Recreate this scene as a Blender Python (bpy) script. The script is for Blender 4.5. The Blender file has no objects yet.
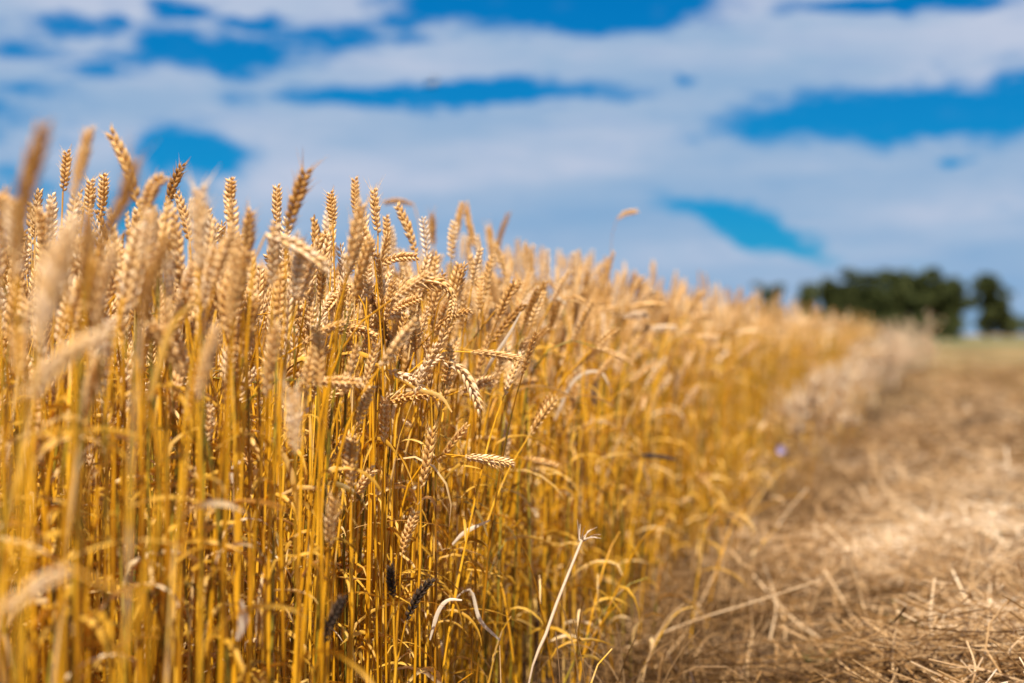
import bpy, math, random
import numpy as np
from mathutils import Vector

# ------------------------------------------------------------------ camera, sky, sun, exposure
S = bpy.context.scene
COL = S.collection
YAW = math.radians(16.2)                  # the view is turned left of the rows, which run along +Y
CAM_H = 0.72
FPX = 1422.0                              # 50 mm on a 36 mm frame, 1024 px wide
cam_data = bpy.data.cameras.new('camera'); cam = bpy.data.objects.new('camera', cam_data)
COL.objects.link(cam); S.camera = cam
cam.location = (0, 0, CAM_H); cam.rotation_euler = (math.pi/2, 0, YAW)
cam_data.lens = 50; cam_data.sensor_width = 36; cam_data.shift_y = -0.0063
cam_data.clip_start = 0.02; cam_data.clip_end = 6000
cam_data.dof.use_dof = True; cam_data.dof.focus_distance = 2.02; cam_data.dof.aperture_fstop = 2.3

FW = np.array([-math.sin(YAW), math.cos(YAW), 0.0])
RT = np.array([math.cos(YAW), math.sin(YAW), 0.0])
UP = np.array([0, 0, 1.0])
CAM = np.array([0, 0, CAM_H])
def at(px, py, d):
    """world point seen at pixel (px, py) at depth d"""
    return CAM + d*(FW + RT*((px-512)/FPX) + UP*((335-py)/FPX))
def pix(p):
    v = np.asarray(p) - CAM; d = v@FW
    return 512 + FPX*(v@RT)/d, 335 - FPX*v[2]/d, d

S.view_settings.view_transform = 'Standard'; S.view_settings.look = 'None'
S.view_settings.exposure = 0.74; S.view_settings.gamma = 1
S.render.engine = 'CYCLES'
S.cycles.max_bounces = 8; S.cycles.diffuse_bounces = 2; S.cycles.transmission_bounces = 4
S.cycles.use_denoising = True

SUN_DIR = UP*0.86 - FW*0.45 - RT*0.03; SUN_DIR /= np.linalg.norm(SUN_DIR)
sun_el = math.asin(SUN_DIR[2]); sun_az = math.atan2(SUN_DIR[0], SUN_DIR[1])
sd = bpy.data.lights.new('sun', 'SUN'); sd.energy = 5.0; sd.angle = math.radians(0.53); sd.color = (1, 0.93, 0.82)
so = bpy.data.objects.new('sun', sd); COL.objects.link(so)
so.rotation_euler = Vector(SUN_DIR).to_track_quat('Z', 'Y').to_euler()

W = bpy.data.worlds.new('World'); S.world = W; W.use_nodes = True
nt = W.node_tree; nt.nodes.clear()
class NT:
    def __init__(s, nt): s.nt = nt
    def n(s, t, **k):
        o = s.nt.nodes.new(t)
        ins = k.pop('ins', {})
        for a, b in k.items(): setattr(o, a, b)
        for a, b in ins.items(): s.set(o, a, b)
        return o
    def set(s, o, a, b):
        if isinstance(b, bpy.types.NodeSocket): s.nt.links.new(b, o.inputs[a])
        else: o.inputs[a].default_value = b
    def m(s, op, a, b=None, c=None, clamp=False):
        o = s.nt.nodes.new('ShaderNodeMath'); o.operation = op; o.use_clamp = clamp
        for i, v in enumerate((a, b, c)):
            if v is not None: s.set(o, i, v)
        return o.outputs[0]
    def mix(s, f, a, b, bt='MIX'):
        o = s.nt.nodes.new('ShaderNodeMix'); o.data_type = 'RGBA'; o.blend_type = bt
        s.set(o, 0, f); s.set(o, 6, a if isinstance(a, bpy.types.NodeSocket) else (*a, 1)); s.set(o, 7, b if isinstance(b, bpy.types.NodeSocket) else (*b, 1))
        return o.outputs[2]
    def ramp(s, f, stops, interp='LINEAR'):
        o = s.nt.nodes.new('ShaderNodeValToRGB'); s.set(o, 0, f); cr = o.color_ramp; cr.interpolation = interp
        while len(cr.elements) < len(stops): cr.elements.new(0.5)
        for e, (p, c) in zip(cr.elements, stops):
            e.position = p; e.color = (*c, 1) if len(c) == 3 else c
        return o.outputs[0]
    def noise(s, vec, scale, detail=3, rough=0.5, **k):
        o = s.nt.nodes.new('ShaderNodeTexNoise'); s.set(o, 'Vector', vec); s.set(o, 'Scale', scale); s.set(o, 'Detail', detail); s.set(o, 'Roughness', rough)
        return o

w = NT(nt)
sky = w.n('ShaderNodeTexSky', sky_type='NISHITA', sun_disc=False, sun_elevation=sun_el, sun_rotation=sun_az, altitude=200.0, air_density=1.0, dust_density=0.6, ozone_density=3.0)
skyc = w.n('ShaderNodeHueSaturation', ins={'Saturation': 1.55, 'Value': 0.78, 'Color': sky.outputs[0]}).outputs[0]
skyc = w.mix(1.0, skyc, (0.10, 1.05, 1.42), 'MULTIPLY')
tc = w.n('ShaderNodeTexCoord').outputs['Generated']
# a cloud sheet: direction -> (bearing, height) on a plane facing the tree line
rot = w.n('ShaderNodeVectorRotate', rotation_type='Z_AXIS', ins={'Vector': tc, 'Angle': -YAW}).outputs[0]
sep = w.n('ShaderNodeSeparateXYZ', ins={0: rot})
az = w.m('ARCTAN2', sep.outputs[0], sep.outputs[1])
el = w.m('ARCSINE', sep.outputs[2])
flat = w.n('ShaderNodeCombineXYZ', ins={0: az, 1: w.m('MULTIPLY', el, 2.4), 2: 0.0}).outputs[0]
def centred(nn): return w.n('ShaderNodeVectorMath', operation='SUBTRACT', ins={0: nn.outputs['Color'], 1: (0.5, 0.5, 0.5)}).outputs[0]
d1 = centred(w.noise(flat, 9.0, 4, 0.55)); d2 = centred(w.noise(flat, 34.0, 4, 0.6))
dsum = w.n('ShaderNodeVectorMath', operation='ADD', ins={0: w.n('ShaderNodeVectorMath', operation='SCALE', ins={0: d1, 'Scale': 0.05}).outputs[0], 1: w.n('ShaderNodeVectorMath', operation='SCALE', ins={0: d2, 'Scale': 0.042}).outputs[0]}).outputs[0]
dx = w.n('ShaderNodeSeparateXYZ', ins={0: dsum})
azw = w.m('ADD', az, dx.outputs[0]); elw = w.m('ADD', el, w.m('MULTIPLY', dx.outputs[1], 0.42))
# breaks in the cloud: (bearing px, height px, half width, half height, strength, tilt) in 1/1422 rad
GAPS = [(215,50,80,20,.8,0.03),(115,20,16,12,.7,0),(185,8,30,10,.7,0),(250,22,34,10,.7,0),(280,48,60,8,.5,0),(150,56,50,12,.55,0),(60,24,50,12,.6,0),(230,68,60,7,.6,0),(90,72,40,8,.5,0),(375,36,50,7,.6,.0),(25,50,50,12,.5,0),(320,36,70,12,.62,0),(20,90,50,9,.4,0),(445,96,138,10,1.2,-.01),(300,84,20,8,.35,0),
        (560,6,140,20,1.2,0.0),(400,20,40,12,.5,0),(915,112,138,24,1.25,-.02),(790,105,45,8,.45,.3),(1020,84,40,16,.7,0),(745,226,58,17,1.1,.3),(700,205,30,7,.45,0),
        (192,148,48,24,1.1,.15),(150,215,50,42,.6,0),(15,190,40,36,.45,0),(945,165,22,6,.65,0),(900,2,110,9,1.0,0),(680,78,12,7,.45,0),
        (-160,90,120,40,1.1,.1),(1260,60,160,36,1.1,-.1),(1200,190,110,20,.9,0),(-330,230,140,30,.9,0)]
gap = None
for (gx, gy, hw, hh, st, ti) in GAPS:
    a0 = math.atan((gx-512)/FPX); e0 = math.atan((335-gy)/FPX*math.cos(a0))
    u = w.m('SUBTRACT', azw, a0); v = w.m('SUBTRACT', elw, e0)
    v2 = w.m('ADD', v, w.m('MULTIPLY', u, ti))
    uu = w.m('POWER', w.m('ABSOLUTE', w.m('DIVIDE', u, hw*1.2/FPX)), 2.0); vv = w.m('POWER', w.m('ABSOLUTE', w.m('DIVIDE', v2, hh*1.2/FPX)), 2.0)
    g = w.m('MULTIPLY', w.m('EXPONENT', w.m('MULTIPLY', w.m('ADD', uu, vv), -1.0)), min(1.3, st+.18))
    gap = g if gap is None else w.m('MAXIMUM', gap, g)
# elsewhere in the sky: plain broken cloud
far_n = w.noise(w.n('ShaderNodeCombineXYZ', ins={0: w.m('MULTIPLY', az, 0.5), 1: w.m('MULTIPLY', el, 1.2), 2: 4.0}).outputs[0], 5.0, 6, 0.6).outputs[0]
outside = w.m('SMOOTHSTEP' if False else 'MULTIPLY', w.m('SUBTRACT', w.m('ABSOLUTE', az), 0.55, clamp=True), 2.0, clamp=True)
outside = w.m('MAXIMUM', outside, w.m('MULTIPLY', w.m('SUBTRACT', el, 0.30, clamp=True), 4.0, clamp=True))
gap = w.m('ADD', gap, w.m('MULTIPLY', outside, w.m('MULTIPLY', w.m('SUBTRACT', far_n, 0.47), 6.0, clamp=True)))
rag = w.noise(flat, 22.0, 6, 0.65).outputs[0]
gap = w.m('ADD', gap, w.m('MULTIPLY', w.m('SUBTRACT', rag, 0.5), 1.35))
mr = w.n('ShaderNodeMapRange', interpolation_type='SMOOTHSTEP', ins={'Value': gap, 'From Min': 0.15, 'From Max': 0.74})
clear = mr.outputs[0]
# cloud tone: bright streaks and grey-blue bellies
band = w.noise(w.n('ShaderNodeCombineXYZ', ins={0: w.m('MULTIPLY', az, 0.55), 1: w.m('MULTIPLY', el, 3.0), 2: 1.7}).outputs[0], 7.0, 7, 0.6).outputs[0]
tone = w.m('ADD', band, w.m('MULTIPLY', w.m('SUBTRACT', el, 0.10), 0.9))
wisp = w.noise(w.n('ShaderNodeCombineXYZ', ins={0: w.m('MULTIPLY', az, 0.8), 1: w.m('MULTIPLY', el, 2.6), 2: 9.0}).outputs[0], 30.0, 7, 0.7).outputs[0]
cloud = w.ramp(w.m('ADD', tone, w.m('MULTIPLY', w.m('SUBTRACT', wisp, .5), .35)), [(0.32, (2.9, 4.9, 7.6)), (0.50, (4.0, 5.6, 7.9)), (0.70, (6.0, 6.8, 8.6))])
blue = w.ramp(w.m('MULTIPLY', el, 3.2, clamp=True), [(.0, (.5, 3.9, 7.3)), (.3, (.10, 3.3, 7.2)), (.8, (.0, 2.2, 6.0))])
skyc = w.mix(0.7, skyc, blue)
clear = w.m('MULTIPLY', clear, w.m('ADD', 0.80, w.m('MULTIPLY', wisp, 0.45)), clamp=True)
veil = w.m('MULTIPLY', w.m('SUBTRACT', wisp, 0.50, clamp=True), 1.1, clamp=True)      # thin places where the blue shows through the cloud
clear = w.m('MAXIMUM', clear, veil)
final = w.mix(clear, cloud, skyc)
bg = w.n('ShaderNodeBackground', ins={'Color': final, 'Strength': 0.051})
wo = w.n('ShaderNodeOutputWorld'); nt.links.new(bg.outputs[0], wo.inputs[0])

rng = np.random.default_rng(11)
R = random.Random(5)

# ------------------------------------------------------------------ mesh building
class MB:
    def __init__(s): s.v = []; s.f = []; s.t = []; s.n = 0
    def add(s, v, f, t=0.5):
        v = np.asarray(v, np.float32); s.v.append(v); s.f.append(np.asarray(f, np.int32) + s.n)
        s.t.append(np.full(len(v), t, np.float32) if np.isscalar(t) else np.asarray(t, np.float32)); s.n += len(v)
        return s
    def arrays(s): return np.concatenate(s.v), np.concatenate(s.f), np.concatenate(s.t)
    def mesh(s, name, mat, smooth=True):
        v, f, t = s.arrays()
        me = bpy.data.meshes.new(name); me.vertices.add(len(v)); me.vertices.foreach_set('co', v.ravel())
        me.loops.add(f.size); me.loops.foreach_set('vertex_index', f.ravel().astype(np.int32))
        me.polygons.add(len(f)); me.polygons.foreach_set('loop_start', np.arange(0, f.size, 4, dtype=np.int32))
        me.polygons.foreach_set('loop_total', np.full(len(f), 4, np.int32))
        me.polygons.foreach_set('use_smooth', np.full(len(f), smooth, bool))
        a = me.attributes.new('tint', 'FLOAT', 'POINT'); a.data.foreach_set('value', t)
        me.update(calc_edges=True); me.materials.append(mat)
        return me
    def obj(s, name, mat, parent=None, smooth=True):
        o = bpy.data.objects.new(name, s.mesh(name, mat, smooth)); COL.objects.link(o); o.parent = parent
        return o
def props(o, label=None, cat=None, group=None, kind=None):
    if label: o['label'] = label
    if cat: o['category'] = cat
    if group: o['group'] = group
    if kind: o['kind'] = kind
    return o
def empty(name, loc, label, cat, group=None):
    o = bpy.data.objects.new(name, None); COL.objects.link(o); o.location = tuple(float(c) for c in loc); o.empty_display_size = .05
    return props(o, label, cat, group)
def norm(a): return a/np.maximum(np.linalg.norm(a, axis=-1, keepdims=True), 1e-9)
def ring_faces(n, k, base=0):
    i = np.arange(n-1)[:, None]*k; j = np.arange(k)[None, :]; j2 = (j+1) % k
    return (np.stack([i+j, i+j2, i+k+j2, i+k+j], -1).reshape(-1, 4) + base)
def frames(P, B):
    T = norm(np.gradient(P, axis=0)); N = norm(np.cross(B, T)); B2 = np.cross(T, N); return T, N, B2
def tube(P, rad, B, k=5):
    P = np.asarray(P, float); T, N, B2 = frames(P, B); a = np.arange(k)/k*2*math.pi
    r = np.broadcast_to(np.asarray(rad, float), (len(P),))[:, None, None]
    V = P[:, None] + r*(np.cos(a)[None, :, None]*N[:, None] + np.sin(a)[None, :, None]*B2[:, None])
    return V.reshape(-1, 3), ring_faces(len(P), k)
def ribbon(P, width, B, fold=0.25, twist=0.0, tw0=0.0):
    """a dry leaf: three verts across, folded along its midrib, twisting along its length"""
    P = np.asarray(P, float); T, N, B2 = frames(P, B); n = len(P)
    a = tw0 + twist*np.linspace(0, 1, n)[:, None]
    sd_ = np.cos(a)*B2 + np.sin(a)*N; nr = -np.sin(a)*B2 + np.cos(a)*N
    wd = np.asarray(width)[:, None]
    V = np.stack([P - sd_*wd/2 + nr*wd*fold, P, P + sd_*wd/2 + nr*wd*fold], 1).reshape(-1, 3)
    i = np.arange(n-1)[:, None]*3; j = np.arange(2)[None]
    return V, np.stack([i+j, i+j+1, i+j+4, i+j+3], -1).reshape(-1, 4)
def spline(pts, n):
    """Catmull-Rom through the points, n samples at even arc length"""
    p = np.asarray(pts, float)
    if len(p) == 2: return p[0] + (p[1]-p[0])*np.linspace(0, 1, n)[:, None]
    q = np.vstack([2*p[0]-p[1], p, 2*p[-1]-p[-2]]); out = []
    for i in range(1, len(q)-2):
        t = np.linspace(0, 1, 16, endpoint=False)[:, None]; a, b, c, d = q[i-1], q[i], q[i+1], q[i+2]
        out.append(.5*((2*b)+(c-a)*t+(2*a-5*b+4*c-d)*t*t+(3*b-a-3*c+d)*t**3))
    out = np.vstack(out+[p[-1:]]); s = np.r_[0, np.cumsum(np.linalg.norm(np.diff(out, axis=0), axis=1))]
    u = np.linspace(0, s[-1], n); return np.stack([np.interp(u, s, out[:, k]) for k in range(3)], 1)

# ---- ear templates: x across the two rows, y depth, z in metres along the ear (nominal 0.08)
EAR_L = 0.08
def lemma(k, prof, L, wd):
    a = np.arange(k)/k*2*math.pi; V = []
    for z, r in prof: V.append(np.stack([np.cos(a)*r*wd, np.sin(a)*r*wd*.8, np.full(k, z*L)], 1))
    return np.vstack(V), ring_faces(len(prof), k)
def rotx(v, a): c, s = math.cos(a), math.sin(a); return v@np.array([[1,0,0],[0,c,s],[0,-s,c]])
def roty(v, a): c, s = math.cos(a), math.sin(a); return v@np.array([[c,0,-s],[0,1,0],[s,0,c]])
FULL = [(0,.25),(.12,.75),(.35,1),(.6,.85),(.8,.45),(.93,.16),(1.18,.03)]
MID = [(0,.3),(.3,1),(.65,.75),(1.05,.06)]
LOW = [(0,.5),(.5,1),(1.05,.1)]
def ear_template(lod, seed, awn=0.3):
    r = np.random.default_rng(seed); m = MB()
    n = {0: 17, 1: 16, 2: 13}[lod]
    for i in range(n):
        u = i/(n-1); z = 0.002 + u*(EAR_L-.010); side = 1 if i % 2 else -1
        sz = (0.55+0.45*math.sin(math.pi*min(1, u*1.5+.12)/1.0*.5) if u < .5 else 1-0.38*((u-.5)/.5)**1.7)
        L = .0128*sz*r.uniform(.93, 1.07); wd = .0028*sz*r.uniform(.85, 1.12)
        if lod == 0: parts = [(0, .52, 1.0), (-1, .36, .95), (1, .36, .95), (0, .18, .9)]; prof, k = FULL, 6
        elif lod == 1: parts = [(-.8, .42, 1.0), (.8, .42, 1.0)]; prof, k = MID, 4; wd *= 1.25
        else: parts = [(0, .4, 1.0)]; prof, k = LOW, 4; wd *= 1.9
        for (yy, tilt, ss) in parts:
            pr = list(prof)
            if lod == 0: pr[-1] = (1.18 + awn*r.uniform(0, 1)*(1+2.0*(u > .75)), .02)
            v, f = lemma(k, pr, L*ss, wd)
            v = rotx(v, -yy*(.34+.08*r.uniform(-1, 1))); v = roty(v, (tilt+.13*r.uniform(-1, 1))*side)
            v += [side*.0016, yy*.0019, z]
            m.add(v, f, np.clip(.5 + .35*r.uniform(-1, 1) + np.zeros(len(v)), 0, 1))
    P = np.stack([np.zeros(4), np.zeros(4), np.linspace(-.001, EAR_L-.008, 4)], 1)
    v, f = tube(P, .0013, np.array([0, 1., 0]), 4 if lod else 5); m.add(v, f, .4)
    return m.arrays()
EARS = {0: [ear_template(0, i, a) for i, a in enumerate((.1, .3, .7, .2, 1.1))], 1: [ear_template(1, 20+i) for i in range(4)], 2: [ear_template(2, 40+i) for i in range(3)]}
def lay_ear(tpl, P, B, roll=0.0, fat=1.0, tint=.5):
    v, f, t = tpl; n = len(P); T, N, B2 = frames(P, B)
    L = np.linalg.norm(np.diff(P, axis=0), axis=1).sum(); k = L/EAR_L
    u = v[:, 2]/EAR_L*(n-1); i = np.clip(np.floor(u).astype(int), 0, n-2); fr = u-i
    def ip(A): return A[i] + (A[i+1]-A[i])*fr[:, None]
    c, s = math.cos(roll), math.sin(roll); x = (v[:, 0]*c - v[:, 1]*s)*fat; y = (v[:, 0]*s + v[:, 1]*c)*fat
    return ip(P) + ip(N)*x[:, None] + ip(B2)*y[:, None], f, np.clip(t*.5 + tint*.5, 0, 1)

# ------------------------------------------------------------------ materials
def mat_plant(name, stops, rough=.5, trans=.25, tcol=None, streak=(60., .25), spec=.4, bump=None):
    m = bpy.data.materials.new(name); m.use_nodes = True; t = m.node_tree; t.nodes.clear(); g = NT(t)
    at_ = g.n('ShaderNodeAttribute', attribute_name='tint').outputs['Fac']
    co = g.n('ShaderNodeTexCoord').outputs['Object']
    mp = g.n('ShaderNodeMapping', ins={'Vector': co, 'Scale': (1, 1, .22)}).outputs[0]
    nz = g.noise(mp, streak[0], 4, .6).outputs[0]
    f = g.m('ADD', at_, g.m('MULTIPLY', g.m('SUBTRACT', nz, .5), streak[1]*4), clamp=True)
    c = g.ramp(f, stops)
    sp = g.noise(co, 420.0, 2, .5).outputs[0]
    c = g.mix(g.m('MULTIPLY', g.m('SUBTRACT', sp, .60, clamp=True), 3.0, clamp=True), c, (.16, .085, .03))
    p = g.n('ShaderNodeBsdfPrincipled', ins={'Base Color': c, 'Roughness': rough, 'Specular IOR Level': spec})
    if bump:
        b = g.n('ShaderNodeBump', ins={'Strength': bump[1], 'Distance': .001, 'Height': g.noise(co, bump[0], 3, .6).outputs[0]})
        t.links.new(b.outputs[0], p.inputs['Normal'])
    tr = g.n('ShaderNodeBsdfTranslucent', ins={'Color': g.mix(1.0, c, tcol or (1.1, .78, .42), 'MULTIPLY')})
    mx = g.n('ShaderNodeMixShader', ins={0: trans}); t.links.new(p.outputs[0], mx.inputs[1]); t.links.new(tr.outputs[0], mx.inputs[2])
    o = g.n('ShaderNodeOutputMaterial'); t.links.new(mx.outputs[0], o.inputs[0])
    return m
M_STEM = mat_plant('wheat_stem', [(0, (.36,.25,.020)), (.10, (.12,.10,.012)), (.22, (.38,.145,.005)), (.55, (.80,.37,.007)), (.82, (.90,.48,.03)), (1, (.80,.54,.26))], .40, .12, spec=.45)
M_LEAF = mat_plant('dry_leaf', [(0, (.20,.12,.02)), (.25, (.60,.31,.02)), (.6, (.80,.46,.06)), (1, (.84,.64,.38))], .5, .35, streak=(50., .18))
M_EAR = mat_plant('wheat_ear', [(0, (.40,.18,.035)), (.3, (.72,.38,.09)), (.6, (.89,.57,.23)), (1, (.94,.74,.50))], .42, .16, tcol=(1.1,.66,.25), streak=(120., .16), spec=.6, bump=(900., .35))
M_SMUT = mat_plant('blackened_ear', [(0, (.018,.011,.008)), (.45, (.04,.024,.015)), (.7, (.10,.055,.028)), (1, (.32,.19,.09))], .75, .02, streak=(160., .3), spec=.25)
M_DUSK = mat_plant('dark_brown_ear', [(0, (.10,.055,.03)), (.5, (.20,.11,.06)), (1, (.34,.20,.11))], .7, .05, streak=(160., .3), spec=.25)
M_PALE = mat_plant('bleached_leaf', [(0, (.70,.52,.32)), (.6, (.84,.70,.50)), (1, (.90,.80,.64))], .5, .35, streak=(50., .12))
M_STRAW = mat_plant('cut_straw', [(0, (.075,.034,.009)), (.3, (.32,.165,.05)), (.6, (.63,.40,.19)), (.85, (.83,.61,.37)), (1, (.90,.75,.55))], .5, .15, streak=(30., .14), spec=.35)
M_WEED = mat_plant('dry_weed', [(0, (.46,.33,.17)), (.5, (.76,.62,.40)), (1, (.88,.78,.58))], .7, .45, streak=(20., .15), spec=.2)
M_GREEN = mat_plant('green_leaf', [(0, (.05,.07,.015)), (.5, (.09,.12,.02)), (1, (.16,.17,.04))], .55, .35, tcol=(.9, 1.2, .4), streak=(20., .15))

def mat_simple(name, col, rough=.6, nscale=30, amt=.3, spec=.4):
    m = bpy.data.materials.new(name); m.use_nodes = True; g = NT(m.node_tree); p = m.node_tree.nodes['Principled BSDF']
    nz = g.noise(g.n('ShaderNodeTexCoord').outputs['Object'], nscale, 4, .6).outputs[0]
    c = g.mix(nz, tuple(x*(1-amt) for x in col), tuple(min(1, x*(1+amt)) for x in col))
    m.node_tree.links.new(c, p.inputs['Base Color']); p.inputs['Roughness'].default_value = rough; p.inputs['Specular IOR Level'].default_value = spec
    return m

# ------------------------------------------------------------------ the ground
EDGE = -0.67
FIELD_END = 25.0
def vnoise(x, y, s, seed=0):
    """smooth value noise on arrays"""
    x = np.asarray(x, float)*s + seed*17.3; y = np.asarray(y, float)*s + seed*9.1
    xi = np.floor(x); yi = np.floor(y); fx = x-xi; fy = y-yi; fx = fx*fx*(3-2*fx); fy = fy*fy*(3-2*fy)
    h = lambda a, b: np.modf(np.abs(np.sin(a*127.1+b*311.7)*43758.5453))[0]
    return (h(xi,yi)*(1-fx)+h(xi+1,yi)*fx)*(1-fy) + (h(xi,yi+1)*(1-fx)+h(xi+1,yi+1)*fx)*fy
def ground_h(x, y):
    x = np.asarray(x, float); y = np.asarray(y, float)
    near = np.clip((60-np.hypot(x, y))/40, 0, 1)
    out = np.clip((x-EDGE-.05)/.35, 0, 1)                      # outside the standing crop
    sw = np.exp(-((x-(.30+.05*np.sin(y*.9)+.012*y))/(.30+.01*y))**2)*.11      # swath of straw along the path
    sw2 = np.exp(-((x-(1.9+.1*np.sin(y*.5)))/.5)**2)*.09
    rk = np.sin((x*1.0 + y*.55 + .35*vnoise(x, y, .9, 15))*7.5)*.028*np.clip((x-EDGE-.2)/.4, 0, 1)
    h = rk + (vnoise(x, y, 1.1, 1)-.5)*.15 + (vnoise(x, y, 3.4, 2)-.5)*.12 + (vnoise(x, y, 8, 3)-.5)*.016
    return near*(out*(h + sw + sw2) - .02*(1-out))
xs = np.unique(np.concatenate([-np.geomspace(6, 3000, 26), np.arange(-6, -1.2, .4), np.arange(-1.2, 3.2, .045), np.arange(3.2, 8, .3), np.geomspace(8, 3000, 26)]))
ys = np.unique(np.concatenate([-np.geomspace(3, 400, 12), np.arange(-3, .8, .4), np.arange(.8, 12, .05), np.arange(12, 30, .2), np.geomspace(30, 4000, 50)]))
X, Y = np.meshgrid(xs, ys); Z = ground_h(X, Y); nx = len(xs)
i = np.arange(len(ys)-1)[:, None]*nx; j = np.arange(nx-1)[None]
gf = np.stack([i+j, i+j+1, i+nx+j+1, i+nx+j], -1).reshape(-1, 4)
gm = bpy.data.materials.new('straw_covered_soil'); gm.use_nodes = True; g = NT(gm.node_tree)
gp = gm.node_tree.nodes['Principled BSDF']; gp.inputs['Roughness'].default_value = .9; gp.inputs['Specular IOR Level'].default_value = .15
co = g.n('ShaderNodeTexCoord').outputs['Object']; gx = g.n('ShaderNodeSeparateXYZ', ins={0: co})
fine = g.noise(g.n('ShaderNodeMapping', ins={'Vector': co, 'Scale': (1, .45, 1), 'Rotation': (0, 0, .5)}).outputs[0], 55, 6, .7).outputs[0]
big = g.noise(g.n('ShaderNodeMapping', ins={'Vector': co, 'Scale': (1, .3, 1)}).outputs[0], 1.1, 5, .6).outputs[0]
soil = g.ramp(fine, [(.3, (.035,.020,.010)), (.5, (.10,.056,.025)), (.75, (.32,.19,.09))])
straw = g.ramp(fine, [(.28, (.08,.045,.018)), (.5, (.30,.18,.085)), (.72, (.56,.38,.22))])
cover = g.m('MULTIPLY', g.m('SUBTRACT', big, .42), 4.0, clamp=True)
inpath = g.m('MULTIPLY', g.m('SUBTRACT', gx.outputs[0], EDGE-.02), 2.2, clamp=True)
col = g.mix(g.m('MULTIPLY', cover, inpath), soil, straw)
stub = g.ramp(g.noise(g.n('ShaderNodeMapping', ins={'Vector': co, 'Scale': (1, .12, 1)}).outputs[0], .35, 6, .6).outputs[0], [(.3, (.115,.075,.025)), (.55, (.22,.145,.055)), (.75, (.34,.23,.11))])
farf = g.m('DIVIDE', g.m('SUBTRACT', gx.outputs[1], 9.0), 22.0, clamp=True)
col = g.mix(farf, col, stub)
gm.node_tree.links.new(col, gp.inputs['Base Color'])
bmp = g.n('ShaderNodeBump', ins={'Strength': .7, 'Distance': .02, 'Height': fine}); gm.node_tree.links.new(bmp.outputs[0], gp.inputs['Normal'])
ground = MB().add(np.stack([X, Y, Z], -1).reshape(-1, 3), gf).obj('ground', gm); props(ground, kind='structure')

# a greener strip of meadow before the tree line
mm = bpy.data.materials.new('meadow_grass'); mm.use_nodes = True; g = NT(mm.node_tree)
co = g.n('ShaderNodeTexCoord').outputs['Object']
c = g.ramp(g.noise(co, .08, 5, .6).outputs[0], [(.35, (.075,.085,.015)), (.6, (.14,.125,.025)), (.75, (.21,.155,.045))])
mm.node_tree.links.new(c, mm.node_tree.nodes['Principled BSDF'].inputs['Base Color']); mm.node_tree.nodes['Principled BSDF'].inputs['Roughness'].default_value = .9
mv = []
for yy in np.linspace(85, 235, 12): mv += [(-180+8*math.sin(yy), yy, .03), (120+10*math.cos(yy*.7), yy+18, .03)]
props(MB().add(mv, [[2*k, 2*k+1, 2*k+3, 2*k+2] for k in range(11)]).obj('meadow', mm), kind='structure')
# grey road strip running past the end of the stubble
rm = mat_simple('asphalt_road', (.20,.21,.23), .85, 2, .2)
ctr = at(1024, 341, 150)
rv = [(ctr[0]-14, ctr[1]-4, .07), (ctr[0]+160, ctr[1]-16, .07), (ctr[0]+160, ctr[1]-9, .07), (ctr[0]-14, ctr[1]+2, .07)]
props(MB().add(rv, [[0,1,2,3]]).obj('road', rm, smooth=False), kind='structure')

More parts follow.
